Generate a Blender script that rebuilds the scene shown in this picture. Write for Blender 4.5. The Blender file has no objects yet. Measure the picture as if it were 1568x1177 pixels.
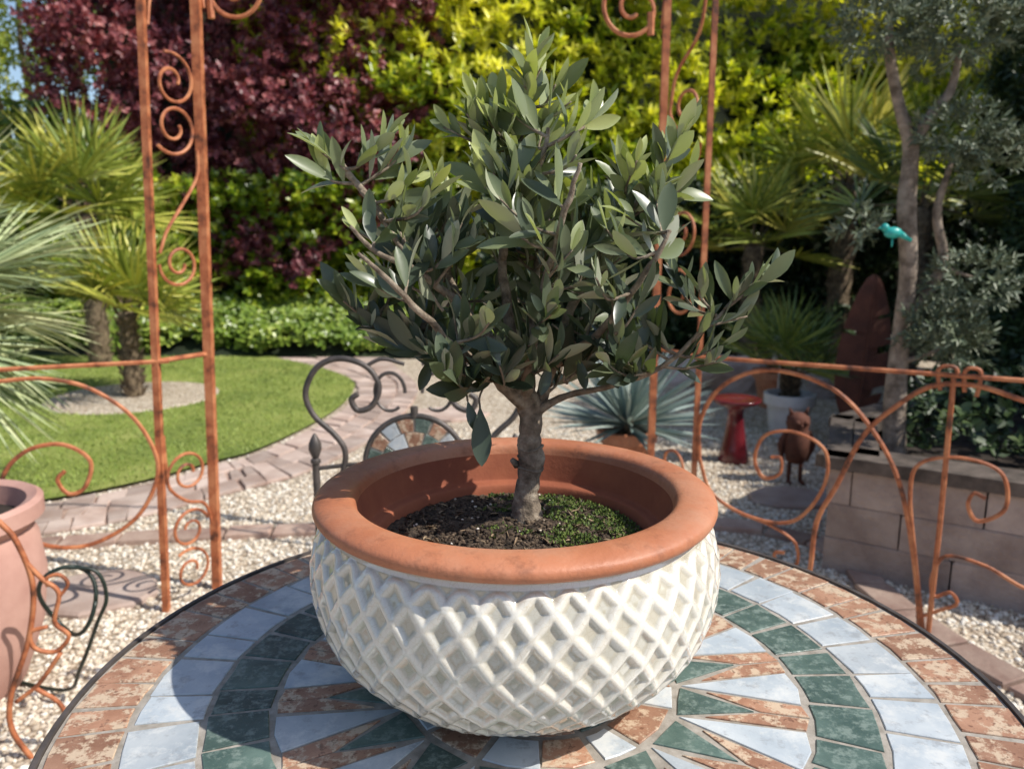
import bpy, math, random
import numpy as np
from mathutils import Vector, noise
random.seed(7); rng=np.random.default_rng(7)
scn=bpy.context.scene
COL=bpy.context.collection
PI=math.pi
# ---------------------------------------------------------------- materials
class NT:
    def __init__(s,name):
        s.m=bpy.data.materials.new(name); s.m.use_nodes=True
        s.t=s.m.node_tree; s.t.nodes.clear()
        s.out=s.t.nodes.new('ShaderNodeOutputMaterial')
    def n(s,typ,**kw):
        nd=s.t.nodes.new(typ)
        for k,v in kw.items():
            if k.startswith('_'): setattr(nd,k[1:],v)
            else: nd.inputs[k.replace('__',' ')].default_value=v
        return nd
    def l(s,a,b): s.t.links.new(a,b)
def c4(c): return (c[0],c[1],c[2],1)
def ramp(nt,fac,stops,interp='LINEAR'):
    r=nt.n('ShaderNodeValToRGB'); r.color_ramp.interpolation=interp
    e=r.color_ramp.elements
    while len(e)<len(stops): e.new(.5)
    for el,(p,c) in zip(e,stops): el.position=p; el.color=c4(c)
    nt.l(fac,r.inputs[0]); return r.outputs[0]
def mix(nt,f,a,b,mode='MIX'):
    m=nt.n('ShaderNodeMix',_data_type='RGBA',_blend_type=mode)
    for v,i in ((f,0),(a,6),(b,7)):
        if hasattr(v,'is_linked'): nt.l(v,m.inputs[i])
        elif isinstance(v,(int,float)): m.inputs[i].default_value=v
        else: m.inputs[i].default_value=c4(v)
    return m.outputs[2]
def noi(nt,scale,detail=4,rough=.6,vec=None):
    n=nt.n('ShaderNodeTexNoise',Scale=scale,Detail=detail,Roughness=rough)
    if vec is None:
        tc=nt.n('ShaderNodeTexCoord'); vec=tc.outputs['Object']
    nt.l(vec,n.inputs['Vector']); return n.outputs[0]
def surf(name,stops,scale=20,rough=.8,bump=0,bscale=80,detail=5,rnd=0,metal=0,coat=0,lo=.35,hi=.65,spec=.5,extra=None):
    nt=NT(name)
    f=noi(nt,scale,detail)
    k=len(stops)
    st=[(lo+(hi-lo)*i/max(1,k-1),c) for i,c in enumerate(stops)]
    col=ramp(nt,f,st)
    if rnd:
        a=nt.n('ShaderNodeAttribute',_attribute_name='rnd')
        v=nt.n('ShaderNodeMapRange'); nt.l(a.outputs['Fac'],v.inputs[0])
        v.inputs[3].default_value=1-rnd; v.inputs[4].default_value=1+rnd
        h=nt.n('ShaderNodeHueSaturation'); nt.l(v.outputs[0],h.inputs['Value']); nt.l(col,h.inputs['Color'])
        col=h.outputs[0]
    if extra: col=extra(nt,col)
    p=nt.n('ShaderNodeBsdfPrincipled',Roughness=rough,Metallic=metal)
    p.inputs['Specular IOR Level'].default_value=spec
    if coat: p.inputs['Coat Weight'].default_value=coat; p.inputs['Coat Roughness'].default_value=.08
    nt.l(col,p.inputs['Base Color'])
    if bump:
        b=nt.n('ShaderNodeBump',Strength=1.0,Distance=bump); nt.l(noi(nt,bscale,6,.65),b.inputs['Height']); nt.l(b.outputs[0],p.inputs['Normal'])
    nt.l(p.outputs[0],nt.out.inputs[0]); return nt.m
def leafmat(name,stops,rough=.45,tr=.3,back=None,trcol=None,spec=.5,vein=0):
    nt=NT(name)
    a=nt.n('ShaderNodeAttribute',_attribute_name='rnd')
    k=len(stops)
    col=ramp(nt,a.outputs['Fac'],[(i/max(1,k-1),c) for i,c in enumerate(stops)])
    if back:
        g=nt.n('ShaderNodeNewGeometry')
        bc=mix(nt,.35,back,col)
        col2=mix(nt,g.outputs['Backfacing'],col,bc)
    else: col2=col
    p=nt.n('ShaderNodeBsdfPrincipled',Roughness=rough); p.inputs['Specular IOR Level'].default_value=spec
    nt.l(col2,p.inputs['Base Color'])
    if tr<=0:
        nt.l(p.outputs[0],nt.out.inputs[0]); return nt.m
    t=nt.n('ShaderNodeBsdfTranslucent')
    tc=mix(nt,1.0,col,trcol or (1.6,1.7,.5),'MULTIPLY')
    nt.l(tc,t.inputs['Color'])
    ms=nt.n('ShaderNodeMixShader'); ms.inputs[0].default_value=tr
    nt.l(p.outputs[0],ms.inputs[1]); nt.l(t.outputs[0],ms.inputs[2]); nt.l(ms.outputs[0],nt.out.inputs[0])
    return nt.m
# ---------------------------------------------------------------- mesh helpers
def empty(name,loc=(0,0,0)):
    o=bpy.data.objects.new(name,None); o.location=loc; o.empty_display_size=.1; COL.objects.link(o); return o
def raw(name,V,F,mats,parent=None,smooth=True,rnd=None,midx=None,tot=None):
    me=bpy.data.meshes.new(name)
    V=np.asarray(V,np.float32)
    me.vertices.add(len(V)); me.vertices.foreach_set('co',V.ravel())
    F=np.asarray(F,np.int32); tot=np.asarray(tot,np.int32)
    me.loops.add(len(F)); me.loops.foreach_set('vertex_index',F)
    me.polygons.add(len(tot)); st=np.concatenate([[0],np.cumsum(tot)[:-1]]).astype(np.int32)
    me.polygons.foreach_set('loop_start',st); me.polygons.foreach_set('loop_total',tot)
    if midx is not None: me.polygons.foreach_set('material_index',np.asarray(midx,np.int32))
    me.polygons.foreach_set('use_smooth',np.full(len(tot),smooth))
    if rnd is not None:
        a=me.attributes.new('rnd','FLOAT','POINT'); a.data.foreach_set('value',np.asarray(rnd,np.float32))
    me.update(calc_edges=True); me.validate()
    for m in (mats if isinstance(mats,(list,tuple)) else [mats]): me.materials.append(m)
    o=bpy.data.objects.new(name,me); COL.objects.link(o)
    if parent: o.parent=parent
    return o
class MB:
    def __init__(s): s.v=[];s.f=[];s.t=[];s.m=[];s.r=[];s.sm=[];s.rv=.5;s.mi=0
    def add(s,vs,fs,sm=None):
        b=len(s.v); s.v+= [tuple(v) for v in vs]; s.r+=[s.rv]*len(vs)
        for f in fs: s.f+= [b+i for i in f]; s.t.append(len(f)); s.m.append(s.mi)
    def tube(s,pts,r,seg=8,cap=True):
        pts=[Vector(p) for p in pts]; n=len(pts)
        rs=r if isinstance(r,(list,tuple)) else [r]*n
        if len(rs)!=n: rs=[float(np.interp(i/(n-1),np.linspace(0,1,len(rs)),rs)) for i in range(n)]
        T=(pts[1]-pts[0]).normalized(); U=T.orthogonal().normalized()
        if seg==4: U=Vector((1,0,0)) if abs(T.x)<.5 else Vector((0,0,1)); U=(U-T*U.dot(T)).normalized(); U=(U+T.cross(U)).normalized()
        vs=[];fs=[]
        for i in range(n):
            if i==0: T=pts[1]-pts[0]
            elif i==n-1: T=pts[-1]-pts[-2]
            else: T=pts[i+1]-pts[i-1]
            if T.length<1e-9: T=Vector((0,0,1))
            T.normalize(); U=(U-T*U.dot(T)).normalized(); W=T.cross(U)
            for k in range(seg):
                a=2*PI*k/seg; vs.append(pts[i]+(U*math.cos(a)+W*math.sin(a))*rs[i])
        for i in range(n-1):
            for k in range(seg):
                fs.append((i*seg+k,i*seg+(k+1)%seg,(i+1)*seg+(k+1)%seg,(i+1)*seg+k))
        if cap: fs.append(tuple(range(seg))[::-1]); fs.append(tuple((n-1)*seg+k for k in range(seg)))
        s.add(vs,fs)
    def lathe(s,prof,c=(0,0,0),seg=64,closed=False,cap=True):
        vs=[];fs=[];n=len(prof)
        for r,z in prof:
            for k in range(seg):
                a=2*PI*k/seg; vs.append((c[0]+r*math.cos(a),c[1]+r*math.sin(a),c[2]+z))
        for i in range(n if closed else n-1):
            j=(i+1)%n
            for k in range(seg): fs.append((i*seg+k,i*seg+(k+1)%seg,j*seg+(k+1)%seg,j*seg+k))
        if cap and not closed:
            fs.append(tuple(range(seg))[::-1]); fs.append(tuple((n-1)*seg+k for k in range(seg)))
        s.add(vs,fs)
    def prism(s,poly,z0,z1,ch=.001,fn=None):
        n=len(poly); cx=sum(p[0] for p in poly)/n; cy=sum(p[1] for p in poly)/n
        def ins(p,d):
            dx,dy=cx-p[0],cy-p[1]; L=math.hypot(dx,dy)+1e-9; return (p[0]+dx/L*d,p[1]+dy/L*d)
        vs=[(p[0],p[1],z0) for p in poly]+[(p[0],p[1],z1-ch) for p in poly]+[ins(p,ch*1.3)+(z1,) for p in poly]
        if fn: vs=[fn(v) for v in vs]
        fs=[]
        for a in (0,n):
            for k in range(n): fs.append((a+k,a+(k+1)%n,a+n+(k+1)%n,a+n+k))
        fs.append(tuple(2*n+k for k in range(n))); fs.append(tuple(range(n))[::-1])
        s.add(vs,fs)
    def ico(s,c,r,sub=2,sc=(1,1,1),jit=0):
        import bmesh
        bm=bmesh.new(); bmesh.ops.create_icosphere(bm,subdivisions=sub,radius=1)
        o=Vector((random.random()*50,)*3)
        vs=[]
        for v in bm.verts:
            k=1+jit*noise.noise(v.co*1.3+o)
            vs.append((c[0]+v.co.x*r*sc[0]*k,c[1]+v.co.y*r*sc[1]*k,c[2]+v.co.z*r*sc[2]*k))
        fs=[tuple(v.index for v in f.verts) for f in bm.faces]; bm.free(); s.add(vs,fs)
    def build(s,name,mats,parent=None,smooth=True,sharp=None):
        o=raw(name,s.v,s.f,mats,parent,smooth,s.r,s.m,s.t)
        if smooth and sharp is not None:
            o.data.set_sharp_from_angle(angle=math.radians(sharp))
        return o
def cr(pts,n=8):
    P=[np.array(p,float) for p in pts]; P=[2*P[0]-P[1]]+P+[2*P[-1]-P[-2]]; out=[]
    for i in range(1,len(P)-2):
        a,b,c,d=P[i-1:i+3]
        for k in range(n):
            t=k/n; out.append(.5*((2*b)+(-a+c)*t+(2*a-5*b+4*c-d)*t*t+(-a+3*b-3*c+d)*t**3))
    out.append(P[-2]); return out
def spiral(cu,cz,r0,r1,a0,turns,n=40):
    return [(cu+(r0+(r1-r0)*i/n)*math.cos(a0+turns*2*PI*i/n),cz+(r0+(r1-r0)*i/n)*math.sin(a0+turns*2*PI*i/n)) for i in range(n+1)]
def inpoly(x,y,poly):
    x=np.asarray(x);y=np.asarray(y);c=np.zeros(x.shape,bool);n=len(poly);j=n-1
    for i in range(n):
        xi,yi=poly[i][:2];xj,yj=poly[j][:2]
        with np.errstate(divide='ignore',invalid='ignore'):
            c^=((yi>y)!=(yj>y))&(x<(xj-xi)*(y-yi)/(yj-yi+1e-12)+xi)
        j=i
    return c
# ---------------------------------------------------------------- leaves
def strip(st,cup=.12):
    v=[];f=[]
    for i,(t,w,h) in enumerate(st):
        v+=[(t,-w,h+cup*w*.12),(t,0,h),(t,w,h+cup*w*.12)]
    for i in range(len(st)-1):
        a=3*i; f+=[(a,a+1,a+4,a+3),(a+1,a+2,a+5,a+4)]
    return v,f
T_HEX=([(0,0,0),(.3,-1,.05),(.7,-.75,.03),(1,0,-.05),(.7,.75,.03),(.3,1,.05)],[(0,3,2,1),(0,5,4,3)])
T_DIA=([(0,0,0),(.45,-1,.04),(1,0,0),(.45,1,.04)],[(0,2,1),(0,3,2)])
T_OL=strip([(0,.08,0),(.1,.30,0),(.26,.68,0),(.45,.95,0),(.62,1,0),(.78,.8,0),(.91,.45,0),(1,.05,0)],.45)
T_BL=strip([(0,.25,0),(.35,1,0),(.72,.75,0),(1,.05,0)],.12)
def nrmz(a): return a/(np.linalg.norm(a,axis=-1,keepdims=True)+1e-9)
def leafarr(P,D,N,L,W,tpl,bend):
    P=np.asarray(P,float);D=nrmz(np.asarray(D,float));N=np.asarray(N,float)
    S=nrmz(np.cross(D,N));N=np.cross(S,D)
    tv=np.array(tpl[0]);L=np.broadcast_to(L,len(P));W=np.broadcast_to(W,len(P));bend=np.broadcast_to(bend,len(P))
    t=tv[:,0][None,:,None];s=tv[:,1][None,:,None];h=tv[:,2][None,:,None]
    V=P[:,None]+t*L[:,None,None]*D[:,None]+s*W[:,None,None]*S[:,None]+(h+bend[:,None,None]*t*t)*L[:,None,None]*N[:,None]
    nv=len(tv)
    fl=np.concatenate([np.array(f) for f in tpl[1]]);tt=np.array([len(f) for f in tpl[1]])
    FF=(np.arange(len(P))[:,None]*nv+fl[None]).ravel();TT=np.tile(tt,len(P))
    return V.reshape(-1,3),FF,TT,nv
def leaves(name,P,D,N,L,W,tpl,mat,rnd,parent=None,bend=-.1,smooth=True):
    V,F,T,nv=leafarr(P,D,N,L,W,tpl,bend)
    return raw(name,V,F,mat,parent,smooth,np.repeat(rnd,nv),None,T)
def shoots(C,A,k,cone,sp,L,upn=.6):
    n=len(C);C=np.repeat(C,k,0);A=nrmz(np.repeat(A,k,0));j=np.tile(np.arange(k),n)
    ph=j*2.4+np.repeat(rng.uniform(0,6.28,n),k)
    ref=np.where(np.abs(A[:,2:3])<.9,np.array([[0,0,1.]]),np.array([[1.,0,0]]))
    U=nrmz(np.cross(A,ref));Vv=np.cross(A,U)
    R=U*np.cos(ph)[:,None]+Vv*np.sin(ph)[:,None]
    co=cone*(1.15-.5*j/k)+rng.normal(0,.15,len(j))
    D=A*np.cos(co)[:,None]+R*np.sin(co)[:,None]
    N=A*upn-R*.4+rng.normal(0,.3,A.shape)+np.array([.45,-.25,.4])
    P=C+A*(sp*(j/k))[:,None]
    return P,D,N,np.repeat(np.arange(n),k)
def lump(x,y,s=1.,seed=0):
    return (np.sin(x*1.7*s+seed)+np.sin(y*2.1*s+1.3*seed+x*.6*s)+np.sin(x*3.9*s-y*2.7*s+seed*2)*.6+np.sin(y*5.1*s+x*1.9*s+seed)*.5)/3.1
def foliage(name,C,A,k,cone,sp,L,W,mat,parent=None,tpl=T_HEX,rb=None,bend=-.12):
    P,D,N,ix=shoots(C,A,k,cone,sp,L)
    n=len(P);Ls=L*rng.uniform(.7,1.2,n);r=rng.uniform(0,1,n)*.5+(rng.uniform(0,1,len(C))*.5 if rb is None else rb)[ix]*1.
    return leaves(name,P,D,N,Ls,W*rng.uniform(.8,1.15,n),tpl,mat,np.clip(r,0,1),parent,bend)
# ---------------------------------------------------------------- materials list
RUST=surf('rusty_orange_steel',[(.10,.035,.018),(.41,.125,.048),(.56,.22,.095)],18,.6,.0006,160,rnd=0,lo=.32,hi=.62)
IRON=surf('dark_wrought_iron',[(.06,.052,.047),(.12,.10,.09)],30,.5,.0006,120,metal=.2)
def bloom(nt,col):
    f=noi(nt,9,6,.7); m=ramp(nt,f,[(.45,(0,0,0)),(.75,(.6,.6,.6))])
    c=mix(nt,m,col,(.55,.32,.21))
    f2=noi(nt,38,5,.7); m2=ramp(nt,f2,[(.54,(0,0,0)),(.70,(.6,.6,.6))]); return mix(nt,m2,c,(.25,.095,.05))
TERRA=surf('terracotta',[(.40,.14,.065),(.55,.21,.105)],6,.5,.0008,150,lo=.35,hi=.65,extra=bloom)
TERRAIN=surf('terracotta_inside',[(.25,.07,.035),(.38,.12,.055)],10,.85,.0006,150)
PINK=surf('pale_terracotta',[(.46,.25,.20),(.60,.36,.29)],5,.85,.001,60)
BARK=surf('olive_bark',[(.085,.065,.045),(.25,.195,.14),(.44,.37,.28)],75,.9,.0028,240,lo=.3,hi=.7)
BARKL=surf('pale_bark',[(.12,.09,.065),(.40,.32,.25)],22,.9,.008,50)
PALMT=surf('palm_fibre',[(.08,.055,.035),(.28,.21,.13)],25,.95,.02,50)
SOIL=surf('potting_soil',[(.022,.015,.010),(.085,.058,.037),(.20,.145,.095)],120,.95,.003,260,lo=.35,hi=.7,rnd=.4)
def brownspots(nt,col):
    f=noi(nt,55,6,.7); m=ramp(nt,f,[(.49,(0,0,0)),(.56,(.9,.9,.9))])
    c=mix(nt,m,col,(.62,.48,.34))
    f2=noi(nt,120,4,.65); m2=ramp(nt,f2,[(.55,(0,0,0)),(.64,(.75,.75,.75))]); return mix(nt,m2,c,(.16,.07,.04))
TBROWN=surf('brown_marble_tile',[(.30,.15,.09),(.45,.25,.16)],30,.36,.0005,200,rnd=.22,lo=.35,hi=.65,extra=brownspots)
def ltspots(nt,col):
    f=noi(nt,40,6,.75); m=ramp(nt,f,[(.54,(0,0,0)),(.64,(.65,.65,.65))]); c=mix(nt,m,col,(.30,.31,.32))
    f2=noi(nt,16,6,.75); m2=ramp(nt,f2,[(.5,(0,0,0)),(.62,(.7,.7,.7))]); return mix(nt,m2,c,(.70,.70,.67))
TBLUE=surf('pale_blue_marble_tile',[(.38,.43,.47),(.55,.585,.60)],14,.3,.0003,200,rnd=.14,extra=ltspots)
def grspots(nt,col):
    f=noi(nt,90,5,.7); m=ramp(nt,f,[(.49,(0,0,0)),(.63,(.7,.7,.7))]); return mix(nt,m,col,(.25,.31,.27))
TGREEN=surf('green_marble_tile',[(.05,.085,.072),(.11,.165,.14)],20,.32,.0004,200,rnd=.28,extra=grspots)
GROUT=surf('tile_grout',[(.26,.23,.19),(.42,.38,.33)],60,.9,.0006,300)
STONE=surf('stone_block',[(.28,.21,.18),(.46,.37,.32)],6,.9,.012,30,rnd=.2)
TIMBER=surf('dark_timber',[(.05,.038,.03),(.14,.11,.09)],12,.85,.003,60,rnd=.3)
PAVE=surf('pink_paving_slab',[(.38,.27,.22),(.55,.44,.38)],5,.9,.003,70,rnd=.25)
BRICK=surf('edging_brick',[(.30,.19,.15),(.46,.34,.27)],10,.9,.003,70,rnd=.25)
WHITEP=surf('white_pot',[(.60,.58,.57),(.74,.72,.70)],9,.6)
REDGL=surf('red_glaze',[(.10,.01,.015),(.16,.018,.025)],8,.2,coat=.4)
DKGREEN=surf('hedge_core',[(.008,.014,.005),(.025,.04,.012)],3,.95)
TEAL=surf('teal_paint',[(.02,.35,.33),(.05,.5,.42)],20,.35)
HOSE=surf('hose_rubber',[(.012,.02,.015),(.02,.035,.025)],20,.4)
FEATH=surf('rust_brown_plate',[(.07,.026,.016),(.15,.05,.028)],9,.85,.001,90)
# gravel
nt=NT('cream_gravel'); tc=nt.n('ShaderNodeTexCoord')
vo=nt.n('ShaderNodeTexVoronoi',Scale=62.0,Randomness=1.0); nt.l(tc.outputs['Object'],vo.inputs['Vector'])
wn=nt.n('ShaderNodeSeparateColor'); nt.l(vo.outputs['Color'],wn.inputs[0])
col=ramp(nt,wn.outputs[0],[(0,(.40,.32,.24)),(.35,(.60,.51,.40)),(.7,(.72,.65,.53)),(1,(.80,.76,.67))])
dk=ramp(nt,vo.outputs['Distance'],[(.35,(1,1,1)),(.75,(.5,.45,.4))])
col=mix(nt,1.0,col,dk,'MULTIPLY')
big=ramp(nt,noi(nt,1.3,3),[(.3,(.88,.85,.83)),(.7,(1.05,1.03,1))]); col=mix(nt,1.0,col,big,'MULTIPLY')
p=nt.n('ShaderNodeBsdfPrincipled',Roughness=.9); nt.l(col,p.inputs['Base Color'])
b=nt.n('ShaderNodeBump',Strength=1.0,Distance=.008,_invert=True); nt.l(vo.outputs['Distance'],b.inputs['Height']); nt.l(b.outputs[0],p.inputs['Normal'])
nt.l(p.outputs[0],nt.out.inputs[0]); GRAVEL=nt.m
nt=NT('gravel_stone'); a=nt.n('ShaderNodeAttribute',_attribute_name='rnd')
col=ramp(nt,a.outputs['Fac'],[(0,(.36,.29,.22)),(.2,(.62,.52,.40)),(.6,(.75,.67,.55)),(1,(.84,.80,.72))])
p=nt.n('ShaderNodeBsdfPrincipled',Roughness=.85); nt.l(col,p.inputs['Base Color']); nt.l(p.outputs[0],nt.out.inputs[0]); PEB=nt.m
LAWN=surf('lawn_turf',[(.14,.19,.035),(.22,.27,.05),(.32,.35,.09)],2.2,.9,.006,140,lo=.3,hi=.7)
GRASSL=leafmat('grass_blades',[(.13,.19,.03),(.23,.31,.05),(.38,.43,.11)],.6,0)
MULCH=surf('bed_soil',[(.02,.014,.01),(.05,.035,.025)],20,.95,.01,60)
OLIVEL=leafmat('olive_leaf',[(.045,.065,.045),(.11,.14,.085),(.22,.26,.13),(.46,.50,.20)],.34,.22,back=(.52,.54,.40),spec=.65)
OLIVE2=leafmat('grey_olive_leaf',[(.07,.10,.06),(.15,.19,.11),(.25,.28,.19)],.5,0)
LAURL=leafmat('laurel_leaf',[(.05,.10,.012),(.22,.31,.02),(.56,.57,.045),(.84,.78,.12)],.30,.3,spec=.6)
PURP=leafmat('purple_leaf',[(.06,.018,.026),(.16,.042,.055),(.30,.09,.095),(.46,.18,.16)],.42,.15,trcol=(1.8,.7,.8))
IVYL=leafmat('ivy_leaf',[(.08,.15,.02),(.20,.29,.04),(.40,.46,.09)],.35,0)
DARKL=leafmat('dark_shade_leaf',[(.012,.026,.010),(.036,.068,.02),(.09,.13,.035)],.45,0)  # deep green leaf, with shade of the right side mixed into the colour
YELL=leafmat('spring_tree_leaf',[(.09,.15,.02),(.24,.30,.04),(.46,.46,.08)],.5,.35)
PALML=leafmat('palm_leaf',[(.09,.15,.03),(.32,.38,.06),(.70,.62,.13)],.36,0)
PALMB=leafmat('bluish_palm_leaf',[(.15,.22,.11),(.38,.45,.22),(.66,.66,.36)],.38,0)
YUCL=leafmat('blue_yucca_leaf',[(.14,.20,.18),(.28,.36,.33),(.44,.50,.44)],.5,0)
MOSS=leafmat('moss',[(.035,.065,.01),(.09,.14,.02),(.17,.22,.04)],.7,0)
nt=NT('cream_crackle_glaze'); a=nt.n('ShaderNodeAttribute',_attribute_name='rnd')
col=ramp(nt,a.outputs['Fac'],[(0,(.56,.53,.44)),(.20,(.60,.57,.48)),(.5,(.76,.73,.65)),(1,(.84,.81,.73))])
f=ramp(nt,noi(nt,7,5),[(.35,(.88,.86,.82)),(.65,(1.03,1.02,1.0))]); col=mix(nt,1.0,col,f,'MULTIPLY')
vc=nt.n('ShaderNodeTexVoronoi',_feature='DISTANCE_TO_EDGE',Scale=170.0); tc=nt.n('ShaderNodeTexCoord'); nt.l(tc.outputs['Object'],vc.inputs['Vector'])
ck=ramp(nt,vc.outputs['Distance'],[(0,(.88,.84,.77)),(.04,(1,1,1))]); col=mix(nt,1.0,col,ck,'MULTIPLY')
p=nt.n('ShaderNodeBsdfPrincipled',Roughness=.14); nt.l(col,p.inputs['Base Color'])
p.inputs['Coat Weight'].default_value=1.0; p.inputs['Coat Roughness'].default_value=.05; p.inputs['Coat IOR'].default_value=1.75
b=nt.n('ShaderNodeBump',Strength=.3,Distance=.0012); nt.l(noi(nt,35,2),b.inputs['Height']); nt.l(b.outputs[0],p.inputs['Normal'])
nt.l(p.outputs[0],nt.out.inputs[0]); GLAZE=nt.m

# ================================================================ GROUND
g=MB(); g.add([(-80,-60,0),(80,-60,0),(80,100,0),(-80,100,0)],[(0,1,2,3)]); g.build('gravel_ground',GRAVEL,smooth=False)
lawn_edge=cr([(-2.7,8.1),(-2.01,7.44),(-1.45,6.7),(-1.27,6.0),(-1.287,5.2),(-1.473,4.37),(-1.64,4.1),(-1.915,3.7),(-2.35,3.37),(-3.2,3.05),(-4.5,2.9)],8)
lawn_poly=[tuple(p) for p in lawn_edge]+[(-9,3.0),(-9,8.1)]
lw=MB(); lw.add([(x,y,.022) for x,y in lawn_poly],[tuple(range(len(lawn_poly)))]); LO=lw.build('lawn',LAWN,smooth=False)
n=60000; x=rng.uniform(-7,-1.2,n); y=rng.uniform(3.0,8.1,n); k=inpoly(x,y,lawn_poly); k&=~(((x+2.93)**2/.62**2+(y-5.85)**2/.62**2)<1); x=x[k];y=y[k]; n=len(x)
D=np.stack([rng.normal(0,.6,n),rng.normal(0,.6,n),np.ones(n)],1); N=rng.normal(0,.6,(n,3))+np.array([.4,-.2,.4])
tone=np.clip(.42+.32*lump(x,y,2.2)+.2*lump(x*3,y*3,2.2,4)+rng.normal(0,.22,n),0,1)
leaves('grass',np.stack([x,y,np.full(n,.022)],1),D,N,rng.uniform(.010,.026,n),.004,T_DIA,GRASSL,tone,LO,-.2)
# paving band
inner=cr([(-2.55,8.0),(-1.97,7.35),(-1.42,6.65),(-1.24,6.0),(-1.25,5.2),(-1.43,4.35),(-1.60,4.05),(-1.89,3.65),(-2.33,3.32),(-3.2,3.0)],6)
outer=cr([(-1.3,8.0),(-1.1,7.3),(-.85,6.6),(-.75,5.9),(-.80,4.9),(-1.05,4.0),(-1.38,3.58),(-1.72,3.2),(-2.2,2.95),(-3.1,2.6)],6)
pv=MB(); nn=len(inner)
pl=[tuple(p) for p in inner]+[tuple(p) for p in outer[::-1]]
pv.mi=1; pv.add([(x,y,.004) for x,y in pl],[tuple(range(len(pl)))]); pv.mi=0
def bandpt(u,v):
    u=max(0,min(nn-1.001,u)); i=int(u); f=u-i
    a=inner[i]*(1-f)+inner[i+1]*f; b=outer[i]*(1-f)+outer[i+1]*f; return a*(1-v)+b*v
for rI in range(3):
    rows=3
    u=random.random()*.8
    while u<nn-1:
        du=random.choice([1.0,1.5,2.2])*(1.1 if u>25 else .9)
        v0,v1=(rI+.03)/rows,(rI+.97)/rows
        q=[bandpt(u+.05,v0),bandpt(u+du-.05,v0),bandpt(u+du-.05,v1),bandpt(u+.05,v1)]
        q=[(p[0]+random.uniform(-.012,.012),p[1]+random.uniform(-.012,.012)) for p in q]
        pv.rv=random.random(); pv.prism(q,.003,.016+random.uniform(0,.005),.004); u+=du
pv.build('paved_path',[PAVE,BRICK],smooth=False)
# brick edging
ed=cr([(-3.1,2.5),(-2.3,2.82),(-1.67,2.98),(-.86,3.1),(0,3.2),(.7,3.18),(1.1,3.09),(1.3,2.85),(1.28,2.53),(1.35,2.1),(1.6,1.5)],10)
be=MB()
pts=[np.array(p) for p in ed]; seg=np.cumsum([0]+[np.linalg.norm(pts[i+1]-pts[i]) for i in range(len(pts)-1)])
def edp(s):
    i=min(len(seg)-2,max(0,int(np.searchsorted(seg,s)-1))); f=(s-seg[i])/(seg[i+1]-seg[i]); p=pts[i]*(1-f)+pts[i+1]*f; t=nrmz(pts[i+1]-pts[i]); return p,np.array([-t[1],t[0]])
s=0
while s<seg[-1]-.25:
    L=random.uniform(.17,.23); w=.055
    (p,nA),(q,nB)=edp(s+.006),edp(s+L-.006)
    be.rv=random.random(); j=random.uniform(-.006,.006)
    be.prism([tuple(p-nA*(w+j)),tuple(q-nB*(w+j)),tuple(q+nB*w),tuple(p+nA*w)],-.01,.018+random.uniform(0,.008),.004); s+=L
be.build('brick_edging',BRICK,smooth=False)
SS=[(-1.45,2.51,.17),(1.75,2.05,.2),(1.33,3.5,.16),(-.45,5.3,.22)]
for i,(cx,cy,r) in enumerate(SS):
    st=MB(); st.rv=random.random(); m=9
    st.prism([(cx+r*random.uniform(.85,1.1)*1.25*math.cos(2*PI*k/m),cy+r*random.uniform(.85,1.1)*math.sin(2*PI*k/m)) for k in range(m)],-.01,.022,.008)
    st.build('stepping_stone',PAVE,smooth=False)
def pebbles(name,x,y,z,r,mat,parent=None):
    ph=(1+5**.5)/2
    iv=np.array([(-1,ph,0),(1,ph,0),(-1,-ph,0),(1,-ph,0),(0,-1,ph),(0,1,ph),(0,-1,-ph),(0,1,-ph),(ph,0,-1),(ph,0,1),(-ph,0,-1),(-ph,0,1)])/1.9
    fi=np.array([(0,11,5),(0,5,1),(0,1,7),(0,7,10),(0,10,11),(1,5,9),(5,11,4),(11,10,2),(10,7,6),(7,1,8),(3,9,4),(3,4,2),(3,2,6),(3,6,8),(3,8,9),(4,9,5),(2,4,11),(6,2,10),(8,6,7),(9,8,1)])
    n=len(x);V=iv[None]*(r[:,None,None])*rng.uniform(.6,1.25,(n,1,3))*np.array([1,1,.75])+rng.normal(0,.1,(n,12,3))*r[:,None,None]
    a=rng.uniform(0,6.28,n);ca,sa=np.cos(a)[:,None],np.sin(a)[:,None]
    X=V[:,:,0]*ca-V[:,:,1]*sa;Y=V[:,:,0]*sa+V[:,:,1]*ca
    V=np.stack([X+x[:,None],Y+y[:,None],V[:,:,2]+z[:,None]],2).reshape(-1,3)
    F=(np.arange(n)[:,None,None]*12+fi[None]).ravel()
    raw(name,V,F,mat,parent,True,np.repeat(rng.uniform(0,1,n),12),None,np.full(n*20,3))
n=46000; x=rng.uniform(-2.6,2.4,n); y=1.5+3.4*rng.uniform(0,1,n)**1.3
k=~inpoly(x,y,pl)&~inpoly(x,y,lawn_poly)&((np.hypot(x,y-.8)>.6)); k&=(np.abs(x)/y<.78)
for (cx,cy,r_) in SS: k&=(np.hypot((x-cx)/1.2,y-cy)>r_*.95)|(rng.uniform(0,1,n)<.03)
dmin=np.full(n,9.);
for p_ in pts[::2]: dmin=np.minimum(dmin,np.hypot(x-p_[0],y-p_[1]))
k&=(dmin>.065)|(rng.uniform(0,1,n)<.08)
x=x[k];y=y[k];r=rng.uniform(.005,.0115,len(x)); pebbles('gravel_stones',x,y,r*.25,r,PEB)
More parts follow.
